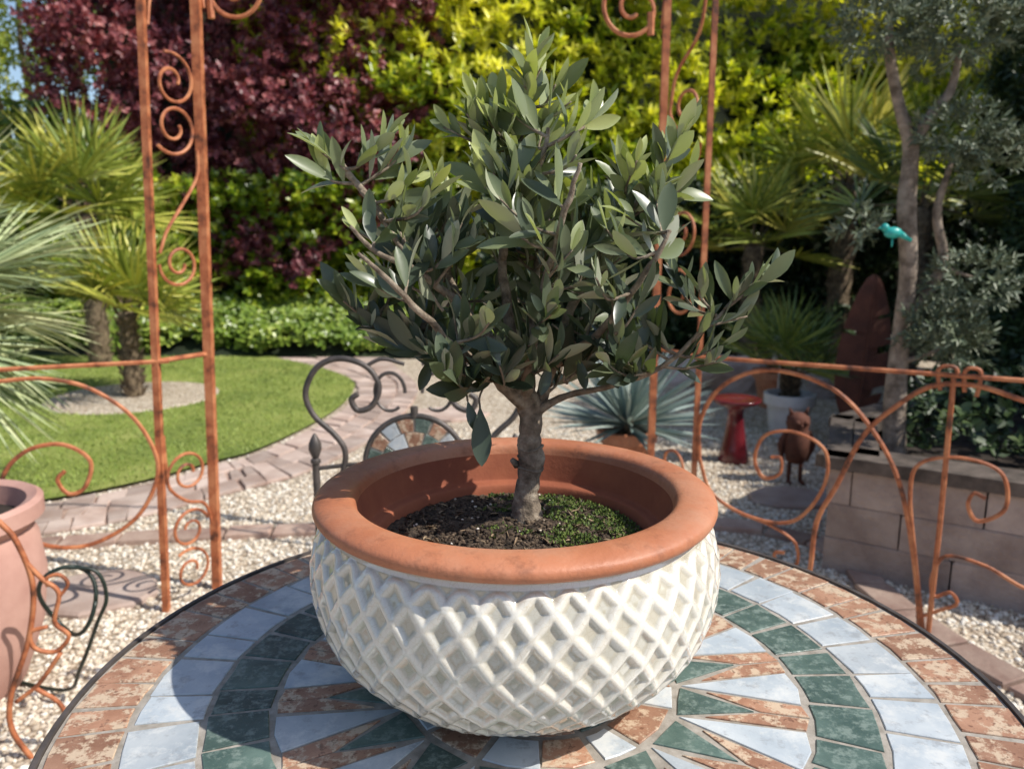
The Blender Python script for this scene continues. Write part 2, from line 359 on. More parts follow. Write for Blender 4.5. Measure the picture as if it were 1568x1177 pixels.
# ================================================================ TABLE
TC=(.03,.765); tb=empty('mosaic_garden_table',(0,0,0))
t=MB(); t.lathe([(.0005,.7486),(.484,.7486),(.484,.735),(.0005,.735)],(TC[0],TC[1],0),96,cap=False); t.build('grout_bed',GROUT,tb,smooth=False)
t=MB(); t.lathe([(.4845,.752),(.489,.7525),(.492,.749),(.492,.724),(.488,.721),(.4845,.724)],(TC[0],TC[1],0),128,closed=True)
for k in range(4):
    a=PI/4+k*PI/2; ca,sa=math.cos(a),math.sin(a)
    P=[(.40,.733),(.36,.60),(.20,.42),(.16,.30),(.24,.14),(.40,.02),(.44,.03)]
    t.tube([(TC[0]+r_*ca,TC[1]+r_*sa,z_) for r_,z_ in cr(P,6)],.011)
t.tube([(TC[0]+.19*math.cos(a),TC[1]+.19*math.sin(a),.36) for a in np.linspace(0,2*PI,33)],.007)
t.build('iron_frame',IRON,tb,sharp=40)
def tile(mb,mi,pol,g=.0019):
    mb.mi=mi; mb.rv=random.random()
    q=[(TC[0]+r_*math.cos(a)+random.uniform(-g,g)*.7,TC[1]+r_*math.sin(a)+random.uniform(-g,g)*.7) for r_,a in pol]
    mb.prism(q,.7476,.7500+random.uniform(0,.0003),.0007)
def ring(mb,r0,r1,n,mi,off=0,g=.0028):
    ed=[off+2*PI*(k+random.uniform(-.18,.18))/n for k in range(n)]; ed.append(ed[0]+2*PI)
    for k in range(n):
        a0,a1=ed[k],ed[k+1]; m=mi if isinstance(mi,int) else mi[k%len(mi)]
        j=random.uniform(-.002,.002); sk=random.uniform(-.05,.05)*2*PI/n
        am=(a0+a1)/2
        tile(mb,m,[(r0+g+j,a0+g/r0),(r0+g,am),(r0+g,a1-g/r0),(r1-g+j,a1-g/r1+sk),(r1-g,am),(r1-g+j,a0+g/r1+sk)])
tl=MB(); OFF=-.05
ring(tl,.417,.484,58,0); ring(tl,.345,.416,40,1,.05); ring(tl,.279,.344,36,2,.02)
w=2*PI/16
for k in range(16):
    a=OFF+k*w+random.uniform(-.02,.02)*w; b=a
    tile(tl,1,[(.152,a),(.274,a-.27*w),(.2775,a),(.274,a+.27*w)])
    tile(tl,0,[(.274,b+.31*w),(.277,b+.485*w),(.230,b+.485*w),(.178,b+.17*w)])
    tile(tl,0,[(.274,b+.69*w),(.277,b+.515*w),(.230,b+.515*w),(.178,b+.83*w)])
    tile(tl,2,[(.223,b+.5*w),(.150,b+.90*w),(.147,b+.5*w),(.150,b+.10*w)])
ring(tl,.100,.144,16,[0,1],OFF)
ring(tl,.05,.098,10,[2,0]); 
tl.build('mosaic_tiles',[TBROWN,TBLUE,TGREEN],tb,smooth=False)
# ================================================================ POT
PC=(.003,.795); pot=empty('glazed_plant_pot')
prof=cr([(.085,.7502),(.104,.7515),(.134,.761),(.162,.778),(.184,.797),(.202,.822),(.2125,.852),(.2155,.884),(.2115,.912),(.2045,.930),(.1995,.941),(.199,.948)],14)
prof=np.array(prof); ds=np.linalg.norm(np.diff(prof,axis=0),axis=1); arc=np.concatenate([[0],np.cumsum(ds)])
aa=np.linspace(0,arc[-1],230); pr=np.interp(aa,arc,prof[:,0]); pz=np.interp(aa,arc,prof[:,1])
ang=np.concatenate([[0],np.cumsum(np.diff(aa)/((pr[1:]+pr[:-1])/2))]); ang=ang[-1]-ang
nth=960; th=np.linspace(0,2*PI,nth,endpoint=False); NL=42
A,TH=np.meshgrid(ang,th,indexing='ij'); PR=np.meshgrid(pr,th,indexing='ij')[0]; PZ=np.meshgrid(pz,th,indexing='ij')[0]
vv=(A-.06)*.80*NL/(2*PI); uu=TH*NL/(2*PI)
wob=.06*np.sin(TH*5+A*9)+.035*np.sin(TH*13-A*17)
def rid(f):
    f=f%1.0; d=np.minimum(f,1-f)*2; tt=np.clip((d-.10)/(.56),0,1); return 1-tt*tt*(3-2*tt)
r1,r2=rid(uu+vv+wob),rid(uu-vv+wob)
H=np.maximum(r1,r2)+.20*r1*r2
env=np.where(vv<0,0,np.clip(vv/.15,0,1)); env*=np.clip((PZ-.752)/.01,0,1)
mod=.9+.2*np.sin(TH*7+2)*np.sin(A*6+TH*2)
H=H*env
gr=np.gradient(pz,aa),-np.gradient(pr,aa)
nr,nz=np.meshgrid(gr[0],th,indexing='ij')[0],np.meshgrid(gr[1],th,indexing='ij')[0]
disp=.0040*H*mod-.0016*env
Rr=PR+nr*disp; Zz=np.maximum(PZ+nz*disp,.7502)
V=np.stack([PC[0]+Rr*np.cos(TH),PC[1]+Rr*np.sin(TH),Zz],2).reshape(-1,3)
I=np.arange(229)[:,None]*nth; J=np.arange(nth)[None]; J2=(J+1)%nth
F=np.stack([I+J,I+J2,I+nth+J2,I+nth+J],2).ravel()
tone=np.where(env>0,H,.75).clip(0,1)
raw('lattice_glazed_bowl',V,F,GLAZE,pot,True,tone.ravel(),None,np.full(229*nth,4))
m=MB()
rimp=cr([(.195,.9455),(.204,.9455),(.2095,.947),(.2125,.952),(.211,.9580),(.2045,.9620),(.195,.9642),(.184,.9642),(.175,.9625),(.1700,.958),(.1675,.950)],5)
m.lathe([tuple(p) for p in rimp],(PC[0],PC[1],0),144,cap=False)
m.build('terracotta_rim',TERRA,pot)
m=MB()
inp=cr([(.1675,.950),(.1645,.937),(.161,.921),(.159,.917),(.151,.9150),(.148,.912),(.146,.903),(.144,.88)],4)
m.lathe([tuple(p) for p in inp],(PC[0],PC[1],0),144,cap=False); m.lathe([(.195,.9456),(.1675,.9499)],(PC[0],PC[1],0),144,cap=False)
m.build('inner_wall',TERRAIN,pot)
so=MB(); vs=[];fs=[];NR,NS=60,160
for i in range(NR+1):
    r_=.147*i/NR
    for k in range(NS):
        a=2*PI*k/NS; x_,y_=PC[0]+r_*math.cos(a),PC[1]+r_*math.sin(a)
        z_=.9005+.014*math.exp(-((x_-.01)**2+(y_-.83)**2)/.008)+.0045*noise.noise(Vector((x_*40,y_*40,1)))+.003*noise.noise(Vector((x_*130,y_*130,4)))+.0018*noise.noise(Vector((x_*330,y_*330,4)))
        vs.append((x_,y_,z_))
for i in range(NR):
    for k in range(NS): fs.append((i*NS+k,(i+1)*NS+k,(i+1)*NS+(k+1)%NS,i*NS+(k+1)%NS))
so.add(vs,fs); so.build('soil',SOIL,pot)
def soilz(x,y): return .9005+.014*np.exp(-((x-.01)**2+(y-.83)**2)/.008)
def disc(n,R=.142):
    a=rng.uniform(0,6.28,n); r_=R*np.sqrt(rng.uniform(0,1,n)); return PC[0]+r_*np.cos(a),PC[1]+r_*np.sin(a)
x,y=disc(3600); pebbles('soil_crumbs',x,y,soilz(x,y)+.001,rng.uniform(.0008,.0034,len(x)),SOIL,pot)
x,y=disc(70); pebbles('soil_grit',x,y,soilz(x,y)+.002,rng.uniform(.001,.0022,len(x)),PEB,pot)
x,y=disc(16000)
k=(lump(x*60,y*60,.8,3)+.9*np.clip((x-.0)*9,-1,1)+rng.normal(0,.12,len(x)))>.38; x=x[k];y=y[k];n=len(x)
leaves('moss',np.stack([x,y,soilz(x,y)+.0018],1),np.stack([rng.normal(0,1,n),rng.normal(0,1,n),np.ones(n)],1),rng.normal(0,1,(n,3)),rng.uniform(.002,.0055,n),.0012,T_DIA,MOSS,rng.uniform(0,1,n),pot)
x,y=disc(120,.137); n=len(x)
STRAW=surf('dry_leaf',[(.16,.10,.06),(.34,.25,.15)],50,.8)
leaves('dead_leaves',np.stack([x,y,soilz(x,y)+.003],1),np.stack([rng.normal(0,1,n),rng.normal(0,1,n),rng.normal(.1,.15,n)],1),np.tile([0,0,1.],(n,1))+rng.normal(0,.3,(n,3)),rng.uniform(.008,.020,n),rng.uniform(.0005,.0022,n),T_HEX,STRAW,rng.uniform(0,1,n),pot)
# ================================================================ OLIVE TREE
ol=empty('olive_tree'); OY=.015
limbs=[
 ([(.017,.815,.905),(.016,.815,.925),(.0155,.815,.945),(.019,.813,.962),(.022,.812,.980),(.021,.813,.998),(.021,.815,1.018),(.018,.815,1.045),(.010,.812,1.07)],[.021,.0155,.0135,.0135,.0150,.0138,.0122,.0135,.009]),
 ([(.014,.815,1.04),(-.008,.80,1.085),(-.05,.79,1.15),(-.10,.78,1.20),(-.15,.775,1.27)],[.009,.0065,.0045,.0032,.0022]),
 ([(.016,.817,1.045),(.002,.83,1.1),(-.01,.84,1.2),(.004,.84,1.3),(.02,.83,1.37)],[.010,.007,.005,.003,.0018]),
 ([(.022,.815,1.02),(.038,.825,1.065),(.050,.83,1.10),(.075,.84,1.17),(.12,.85,1.24),(.155,.85,1.29)],[.009,.0072,.006,.0048,.003,.0018]),
 ([(.014,.812,1.045),(.02,.79,1.1),(.03,.75,1.17),(.05,.71,1.25),(.06,.70,1.29)],[.008,.0058,.004,.003,.0018]),
 ([(.012,.81,1.045),(-.02,.79,1.08),(-.06,.745,1.12),(-.1,.71,1.17),(-.14,.70,1.21)],[.008,.0058,.004,.003,.0018]),
 ([(.018,.82,1.045),(.022,.87,1.1),(.03,.92,1.2),(.05,.95,1.26)],[.008,.0058,.004,.0018]),
 ([(.026,.815,1.035),(.06,.81,1.055),(.11,.80,1.068),(.16,.79,1.09),(.2,.785,1.13),(.225,.785,1.155)],[.0055,.0036,.003,.0027,.0022,.0016]),
 ([(-.012,.80,1.08),(-.07,.81,1.118),(-.13,.81,1.14),(-.165,.80,1.15)],[.005,.004,.003,.0018]),
 ([(.0,.83,1.09),(-.05,.86,1.14),(-.09,.9,1.22),(-.11,.9,1.26)],[.006,.0045,.003,.0018]),
 ([(.045,.828,1.085),(.09,.77,1.13),(.13,.74,1.19),(.15,.73,1.23)],[.006,.004,.003,.0018]),
 ([(-.05,.79,1.15),(-.09,.75,1.19),(-.13,.74,1.21),(-.155,.735,1.235)],[.004,.0034,.0026,.0018]),
 ([(-.13,.778,1.24),(-.145,.78,1.265),(-.162,.785,1.283),(-.170,.785,1.295)],[.0036,.0032,.0036,.0040]),
 ([(-.01,.84,1.2),(.0,.80,1.25),(.03,.77,1.30),(.035,.77,1.33)],[.004,.0034,.0026,.0018]),
]
tr=MB(); cand=[]
for P,R in limbs:
    P=[(a,b+OY,c) for a,b,c in P]; Q=cr(P,6)
    Rr=[float(np.interp(i/(len(Q)-1),np.linspace(0,1,len(R)),R))*(1+.16*noise.noise(Vector(Q[i])*140)) for i in range(len(Q))]
    tr.tube([Vector(q)+Vector((noise.noise(Vector(q)*60),noise.noise(Vector(q)*60+Vector((9,0,0))),0))*.003 for q in Q],Rr,12)
    for q in Q:
        if q[2]>1.075: cand.append(q)
for k in range(3):
    z_=.972+.012*k; tr.tube([(.0205+.0138*math.cos(a),.828+.0138*math.sin(a),z_+.002*math.sin(a*2+k)) for a in np.linspace(0,2*PI,20)],.0015,6)
tr.tube([(.006,.828,.975),(.0,.825,.982)],[.005,.003],8)
cand=np.array(cand)
tips=[]
Cc=np.array([.0,.83,1.195])
NF=118
for i in range(NF):
    d=nrmz(rng.normal(0,1,3)); 
    if d[2]<-.6: d[2]*=-.5; d=nrmz(d)
    f=rng.uniform(.5,1.0)+.12*float(lump(d[0]*3,d[2]*3,1.,2)); s_=np.array([.180,.145,.115])
    if d[2]>0: s_=np.array([.172,.14,.145])
    tips.append(Cc+d*s_*f)
for i in range(30):
    a=2*PI*i/30+rng.uniform(-.1,.1); rr=rng.uniform(.05,.15); tips.append(np.array([rr*math.cos(a),.82+rr*.85*math.sin(a),rng.uniform(1.085,1.125)+.12*max(0,rr-.09)]))
for tpt in [(.027,.835,1.407),(.03,.835,1.395),(.012,.82,1.375),(.045,.84,1.38),(-.045,.80,1.345),(-.07,.82,1.335),(.0,.80,1.345),(-.197,.80,1.312),(-.190,.80,1.29),(-.122,.80,1.325),(-.11,.81,1.31),
    (.177,.83,1.33),(.160,.84,1.31),(.150,.83,1.27),(.185,.83,1.29),(.125,.80,1.30),(.275,.80,1.190),(.255,.80,1.18),(.242,.79,1.145),(.195,.79,1.18),(.235,.80,1.12),(.215,.78,1.10),(-.155,.78,1.23),(-.150,.76,1.19),(-.175,.80,1.16),(-.155,.79,1.135),(.165,.84,1.2),(.17,.84,1.24),(-.140,.80,1.115),(-.09,.79,1.105),(.1,.80,1.11),(.13,.82,1.125),(.085,.80,1.34),(-.02,.84,1.37),(-.04,.82,1.365),(.06,.82,1.36)]:
    tips.append(np.array(tpt))
LP=[];LD=[];LN=[];LL=[];LR=[];LB=[];LW=[]
up=np.array([0,0,1.])
for ti,tp in enumerate(tips):
    d=np.linalg.norm(cand-tp,axis=1)+np.maximum(0,cand[:,2]-tp[2]+.02)*2.5+rng.uniform(0,.025,len(cand))
    r0=cand[np.argmin(d)]
    v=tp-r0; L=np.linalg.norm(v)
    if L<.035: r0=tp-nrmz(v+up*.02)*.05; v=tp-r0; L=.05
    mid=(r0+tp)/2-up*L*.10+rng.normal(0,.006,3)
    Q=cr([r0,mid,tp],7)
    tr.tube(Q,[.0020,.0015,.0010],6)
    Q=np.array(Q); sl=np.concatenate([[0],np.cumsum(np.linalg.norm(np.diff(Q,axis=0),axis=1))]); tot=sl[-1]
    s0=max(.012,tot-.082); gap=rng.uniform(.0095,.0135); s=s0; alt=rng.uniform(0,3)
    bright=rng.uniform(0,1)**1.7*.42
    tl_=rng.uniform(.82,1.18)
    while s<tot+.001:
        p=np.array([np.interp(s,sl,Q[:,j]) for j in range(3)]); p2=np.array([np.interp(max(0,s-.01),sl,Q[:,j]) for j in range(3)])
        T=nrmz(p-p2+up*.004); U=nrmz(np.cross(T,up+rng.normal(0,.05,3))); Wv=np.cross(T,U)
        R=U*math.cos(alt)+Wv*math.sin(alt)
        e=(s-s0)/(tot-s0+1e-6)
        for sg in (1,-1):
            if rng.uniform()<.10: continue
            op=.78-.45*e+rng.normal(0,.16)
            D=T*math.cos(op)+R*sg*math.sin(op)+up*.25+rng.normal(0,.10,3)
            LP.append(p);LD.append(D);LN.append(T*.25+up*.30-R*sg*.12+np.array([.42,-.40,0])+rng.normal(0,.45,3))
            l=tl_*rng.uniform(.032,.054)*(1-.42*max(0,e-.6)/.4); LL.append(l);LW.append(l*rng.uniform(.13,.185))
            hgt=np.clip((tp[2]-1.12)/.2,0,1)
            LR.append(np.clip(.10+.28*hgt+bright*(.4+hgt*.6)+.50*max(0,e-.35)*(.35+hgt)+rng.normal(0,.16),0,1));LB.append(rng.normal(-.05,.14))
        s+=gap; alt+=PI/2+rng.normal(0,.2)
for (x_,y_,z_,dx,dz,l) in [(-.033,.775,1.052,.02,-1,.060),(-.046,.78,1.058,.25,-1,.032),(-.085,.80,1.10,-.3,-.8,.036),(.07,.80,1.10,.2,-1,.034),(.04,.79,1.095,-.3,-.9,.034),(.1,.81,1.095,.4,-.9,.032)]:
    tr.tube(cr([(x_*.6,.81,z_+.035),(x_,y_+.01,z_+.012),(x_,y_,z_)],4),.0011,6)
    LP.append(np.array([x_,y_,z_]));LD.append(np.array([dx,-.15,dz]));LN.append(np.array([.25,-1,.1]));LL.append(l);LW.append(l*.18);LR.append(.05);LB.append(.05)
tr.build('trunk_and_branches',BARK,ol)
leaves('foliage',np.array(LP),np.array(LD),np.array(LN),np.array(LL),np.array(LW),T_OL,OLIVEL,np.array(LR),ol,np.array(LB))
# ================================================================ GAZEBO
gz=empty('rusty_metal_gazebo')
def panelmap(P0,P1,lean=(0,0)):
    u=nrmz(np.array(P1,float)-np.array(P0,float))
    return lambda q:(P0[0]+u[0]*q[0]+lean[0]*q[1],P0[1]+u[1]*q[0]+lean[1]*q[1],q[1])
gm=MB()
def rod(f,pts,r=.0065,sm=True,seg=6): gm.tube([f(q) for q in (cr(pts,6) if sm else pts)],r,seg)
A0,A1=(-1.156,2.39),(-1.072,2.39); B0,B1=(-1.05,2.56),(-.98,2.56)
lean=((A1[0]-A0[0])/1.92,0)
fA=lambda z:(A0[0]+lean[0]*z,A0[1],z)
fB=lambda z:(B0[0]+.0365*z,B0[1],z)
gm.tube([fA(-.02),fA(2.25)],.0145,4); gm.tube([fB(-.02),fB(2.25)],.0195,4)
def fT(q): a=fA(q[1]);b=fB(q[1]);k=q[0]/.2; return (a[0]*(1-k)+b[0]*k,a[1]*(1-k)+b[1]*k,q[1])
for z_ in (.845,2.1): gm.tube([fT((0,z_)),fT((.2,z_))],.008,6)
rod(fT,spiral(.10,1.695,.085,.02,1.9,-1.35),.0055,False)
rod(fT,spiral(.10,1.56,.085,.02,-2.4,1.45),.0055,False)
rod(fT,[(.02,1.84),(.04,1.93),(.12,1.98),(.185,2.08)],.0055)
rod(fT,[(.185,1.50),(.18,1.42),(.12,1.33),(.06,1.25),(.03,1.18)],.0055)
rod(fT,spiral(.10,1.145,.075,.018,PI,1.5),.0055,False)
rod(fT,spiral(.10,.455,.08,.02,-2.6,-1.6),.0055,False)
rod(fT,[(.015,.6),(.02,.5),(.03,.42),(.09,.36),(.16,.33),(.19,.25)],.0055)
rod(fT,spiral(.10,.255,.075,.02,.3,1.4),.0055,False); rod(fT,spiral(.10,.11,.08,.02,2.2,-1.4),.0055,False)
C0,D0=(.503,2.70),(.612,2.487)
gm.tube([(C0[0],C0[1],-.02),(C0[0]+.005,C0[1],2.25)],.0165,4); gm.tube([(D0[0],D0[1],-.02),(D0[0],D0[1],2.25)],.0115,4)
fR=panelmap(C0,D0)
for z_ in (.845,2.1): gm.tube([fR((0,z_)),fR((.235,z_))],.008,6)
rod(fR,spiral(.12,1.64,.08,.02,PI,1.4),.0055,False); rod(fR,[(.04,1.64),(.07,1.75),(.17,1.85),(.2,1.97)],.0055)
rod(fR,spiral(.12,1.25,.085,.02,-2.4,1.5),.0055,False); rod(fR,[(.2,1.52),(.17,1.43),(.07,1.35),(.05,1.25)],.0055); rod(fR,spiral(.12,1.04,.085,.02,1.9,-1.5),.0055,False)
rod(fR,spiral(.12,.45,.085,.02,PI,1.4),.0055,False); rod(fR,spiral(.12,.25,.085,.02,PI,-1.4),.0055,False)
gm.tube([fB(2.2),(-.5,2.68,2.32),(.0,2.72,2.36),(C0[0],C0[1],2.2)],.012,6)
fO=panelmap((-.97,2.575),(.50,2.70))
rod(fO,spiral(.095,1.985,.095,.02,.3,-1.4),.0075,False); rod(fO,[(.01,1.93),(.0,2.05),(.03,2.15)],.0075)
rod(fO,spiral(1.37,1.96,.10,.02,PI-.3,1.4),.0075,False); rod(fO,[(1.47,1.9),(1.475,2.05),(1.44,2.15)],.0075)
gm.tube([fO((.03,1.90)),fO((.03,1.96))],.012,6); gm.tube([fO((1.43,1.88)),fO((1.43,1.95))],.012,6)
R0,R1=(.606,2.487),(1.39,2.06); f=panelmap(R0,R1)
rod(f,[(0,.845),(.9,.845),(1.25,.845)],.0075,False)
rod(f,[(.02,.51),(.02,.64),(.09,.76),(.23,.82),(.41,.78),(.53,.67),(.62,.51),(.68,.27),(.71,.07),(.71,-.01)],.0075)
rod(f,[(1.1,.70),(.99,.77),(.90,.79),(.79,.82),(.68,.81),(.59,.74),(.51,.64),(.45,.48),(.40,.35),(.39,.18),(.36,.10),(.30,.11)],.0075)
rod(f,[(.02,.51),(.07,.39),(.20,.33),(.33,.34),(.41,.46),(.41,.58),(.32,.63),(.23,.61),(.20,.53),(.23,.47),(.28,.49),(.28,.54),(.25,.54)],.006)
rod(f,[(.73,.02),(.68,.29),(.65,.49),(.67,.58),(.77,.61),(.87,.58),(.89,.48),(.83,.43),(.80,.47),(.81,.51),(.84,.50)],.006)
rod(f,[(.70,.10),(.76,.14),(.80,.17),(.78,.20),(.74,.18),(.73,.24),(.76,.31),(.86,.30),(.98,.25),(1.08,.30)],.0055)
rod(f,[(.20,.33),(.27,.31),(.34,.27),(.35,.20),(.30,.18),(.28,.22),(.31,.23)],.0055)
rod(f,[(.735,-.02),(.735,.4),(.73,.84)],.0075,False)
rod(f,[(.70,.80),(.69,.85),(.70,.868),(.73,.868),(.74,.85)],.006)
rod(f,[(.76,.80),(.755,.85),(.765,.868),(.79,.865),(.795,.84),(.79,.79)],.006)
f=panelmap((-1.10,2.39),(-1.51,2.235))
rod(f,[(-.02,.845),(.7,.845)],.0075,False)
rod(f,[(.6,.79),(.44,.81),(.32,.81),(.204,.77),(.095,.67),(.04,.536),(.058,.43),(.132,.328),(.268,.27),(.396,.30),(.468,.395),(.464,.518),(.395,.593),(.298,.604),(.228,.545),(.25,.462),(.296,.446),(.322,.492),(.30,.52)],.0068)
rod(f,[(.50,.5),(.479,.457),(.443,.31),(.431,.155),(.44,-.01)],.007)
gm.build('scrollwork_frame',RUST,gz,sharp=50)
sc=empty('scroll_plant_support'); gm=MB()
f=lambda q:(q[0],1.66+(q[0]+1.12)*.3,q[1])
rod(f,[(-1.16,.60),(-1.13,.546),(-1.109,.435),(-1.13,.304),(-1.178,.17),(-1.185,.08),(-1.15,-.01)],.0065)
rod(f,[(-1.12,.50),(-1.09,.45),(-1.06,.41),(-1.075,.34),(-1.05,.30),(-1.08,.265),(-1.12,.28),(-1.125,.32),(-1.09,.33)],.0055)
rod(f,[(-1.06,.40),(-1.04,.43),(-1.055,.455),(-1.08,.45),(-1.08,.43)],.0045)
rod(f,[(-1.17,.15),(-1.12,.19),(-1.07,.26)],.0055); rod(f,[(-1.13,.18),(-1.08,.12),(-1.06,.0)],.0055)
gm.build('scroll_rods',RUST,sc)
gm=MB(); gm.tube([(-1.115+.068*math.cos(a),1.80+.02*math.sin(a*2),.33+.09*math.sin(a)) for a in np.linspace(0,2*PI,40)],.0055,8)
gm.tube(cr([(-1.12,1.8,.42),(-1.05,1.82,.40),(-1.03,1.82,.33),(-1.06,1.82,.26),(-1.13,1.84,.12),(-1.22,1.9,.02),(-1.5,2.0,.01)],6),.005,8)
gm.build('garden_hose',HOSE)
# ================================================================ CHAIR
ch=empty('mosaic_bistro_chair'); gm=MB(); CX=-.228
f=lambda q:(CX+q[0],1.75,q[1])
for sg in (-1,1):
    rod(f,[(sg*a,b) for a,b in [(.20,.60),(.172,.68),(.165,.735),(.19,.775),(.235,.82),(.251,.874),(.222,.932),(.169,.953),(.109,.935),(.08,.889),(.097,.843),(.131,.831),(.145,.856),(.13,.87)]],.0072,seg=8)
    gm.tube([(CX+sg*.235,1.74,0),(CX+sg*.235,1.75,.45),(CX+sg*.235,1.75,.705)],.009,8)
    gm.lathe([(.004,.70),(.012,.705),(.012,.712),(.007,.716),(.011,.725),(.0155,.738),(.0145,.752),(.008,.766),(.002,.776)],(CX+sg*.235,1.75,0),14)
    gm.tube([(CX+sg*.19,1.34,0),(CX+sg*.19,1.36,.44)],.009,8)
    gm.tube([(CX+sg*.235,1.75,.45),(CX+sg*.20,1.36,.44)],.008,8)
    rod(f,[(sg*(.055+.035*math.cos(a)),.875+.045*math.sin(a)) for a in np.linspace(-2.2,3.2,24)],.0045,False)
    rod(f,[(sg*.02,.94),(sg*.07,.952),(sg*.11,.935)],.005)
    rod(f,[(sg*.115,.70),(sg*.15,.70),(sg*.235,.69)],.006)
gm.tube([f((0,.815)),f((0,.84))],.009,8); gm.tube([f((-.235,.60)),f((.235,.60))],.007,8)
gm.tube([(CX+.118*math.cos(a),1.75,.70+.118*math.sin(a)) for a in np.linspace(0,2*PI,41)],.007,8)
gm.tube([(CX+.19*math.cos(a),1.55+.19*math.sin(a),.445) for a in np.linspace(0,2*PI,41)],.009,8)
gm.build('iron_frame',IRON,ch,sharp=50)
gm=MB()
def mosaic_disc(R,fn,nring):
    for (r0,r1,n_,mi) in nring:
        for k in range(n_):
            a0=2*PI*k/n_+.03;a1=2*PI*(k+1)/n_-.03
            gm.mi=mi if isinstance(mi,int) else mi[k%len(mi)]; gm.rv=random.random()
            gm.prism([(r0*math.cos(a0),r0*math.sin(a0)),(r1*math.cos(a0),r1*math.sin(a0)),(r1*math.cos((a0+a1)/2),r1*math.sin((a0+a1)/2)),(r1*math.cos(a1),r1*math.sin(a1)),(r0*math.cos(a1),r0*math.sin(a1))],.004,.0065,.0008,fn)
rg=[(.082,.112,16,[0,1,0,2]),(.04,.080,10,[1,2,0]),(.012,.038,6,[0,1])]
mosaic_disc(.11,lambda v:(CX+v[0],1.75-v[2],.70+v[1]),rg)
gm.mi=3
gm.lathe([(.001,0),(.112,0),(.112,.0045),(.001,.0045)],(0,0,0),40,cap=False)
nv=160
for i in range(len(gm.v)-nv,len(gm.v)): v=gm.v[i]; gm.v[i]=(CX+v[0],1.75-v[2],.70+v[1])
mosaic_disc(.19,lambda v:(CX+v[0]*1.6,1.55+v[1]*1.6,.445+v[2]),rg)
gm.mi=3; gm.lathe([(.001,.440),(.182,.440),(.182,.4495),(.001,.4495)],(CX,1.55,0),40,cap=False)
gm.build('mosaic_panels',[TBROWN,TBLUE,TGREEN,GROUT],ch,smooth=False)
# ================================================================ RAISED BED
bed=empty('raised_bed_wall'); bw=MB()
def wallseg(a,b,th_=.12):
    a=np.array(a,float);b=np.array(b,float);L=np.linalg.norm(b-a);u=(b-a)/L;n_=np.array([-u[1],u[0]])
    for c in range(3):
        s=-.17*c
        while s<L:
            s0=max(0,s)+.003;s1=min(L,s+.42)-.003
            if s1-s0>.03:
                bw.rv=random.random();bw.mi=0; o_=n_*random.uniform(-.004,.004)
                q=[a+u*s0+o_,a+u*s1+o_,a+u*s1+n_*th_,a+u*s0+n_*th_]
                bw.prism([tuple(p) for p in q],.0+.1325*c,.1305+.1325*c,.006)
            s+=.42
    s=-.05
    while s<L+.02:
        s1=min(L+.03,s+1.1); bw.rv=random.random();bw.mi=1
        bw.prism([tuple(a+u*(s+.003)-n_*.02),tuple(a+u*s1-n_*.02),tuple(a+u*s1+n_*.07),tuple(a+u*(s+.003)+n_*.07)],.399,.446,.004)
        bw.rv=random.random(); bw.prism([tuple(a+u*(s+.003)+n_*.074),tuple(a+u*s1+n_*.074),tuple(a+u*s1+n_*.165),tuple(a+u*(s+.003)+n_*.165)],.399,.444,.004); s+=1.105
wallseg((1.17,2.73),(2.9,1.57)); wallseg((1.45,3.35),(1.17,2.73)); wallseg((2.6,4.3),(1.45,3.35))
bw.build('stone_blocks_and_coping',[STONE,TIMBER],bed,smooth=False)
bw=MB(); bw.add([(1.2,2.75,.37),(2.9,1.65,.37),(4.5,3.5,.37),(2.7,4.3,.37),(1.5,3.3,.37)],[(0,1,2,3,4)]); bw.build('bed_soil',MULCH,bed,smooth=False)
# ================================================================ CLOUD PRUNED OLIVE
co=empty('cloud_pruned_olive_tree'); m=MB()
m.tube(cr([(1.52,2.95,.36),(1.50,2.95,.6),(1.505,2.96,.85),(1.50,2.94,1.1),(1.475,2.95,1.35),(1.47,2.95,1.55),(1.42,2.96,1.7),(1.37,2.95,1.85),(1.35,2.95,1.98)],6),[r_*(1+.12*math.sin(i*1.9)) for i,r_ in enumerate([.044,.038,.036,.034,.031,.028,.023,.018,.012])],12)
m.tube(cr([(1.47,2.95,1.55),(1.52,2.93,1.66),(1.58,2.92,1.75),(1.60,2.92,1.9)],5),[.024,.02,.017,.01],8)
m.tube(cr([(1.505,2.96,.9),(1.58,2.94,1.02),(1.62,2.93,1.15),(1.58,2.93,1.32),(1.61,2.92,1.5)],5),[.026,.023,.02,.017,.01],8)
for q in [((1.5,2.95,1.2),(1.4,2.9,1.26),(1.30,2.88,1.27)),((1.5,2.95,.75),(1.6,2.9,.8),(1.68,2.9,.86)),((1.61,2.93,1.12),(1.66,2.9,1.1),(1.72,2.88,1.08))]: m.tube(cr(q,4),[.012,.008,.004],8)
m.build('trunk',BARKL,co)
CC=[];AA=[]
for (x_,y_,z_,r_,n_) in [(1.33,2.95,1.98,.17,130),(1.58,2.92,1.96,.20,170),(1.62,2.9,1.60,.15,110),(1.72,2.85,1.5,.12,60),(1.70,2.88,1.08,.16,110),(1.60,2.85,.90,.13,70),(1.27,2.88,1.27,.07,30),(1.66,2.9,.84,.15,90),(1.85,2.9,2.05,.18,110),(1.45,3.0,2.18,.2,110)]:
    d=nrmz(rng.normal(0,1,(n_,3))); CC.append(np.array([x_,y_,z_])+d*np.array([1,1,.6])*r_*rng.uniform(.5,1,(n_,1))); AA.append(d+np.array([0,0,.5]))
foliage('foliage',np.concatenate(CC),np.concatenate(AA),9,.8,.05,.036,.005,OLIVE2,co)
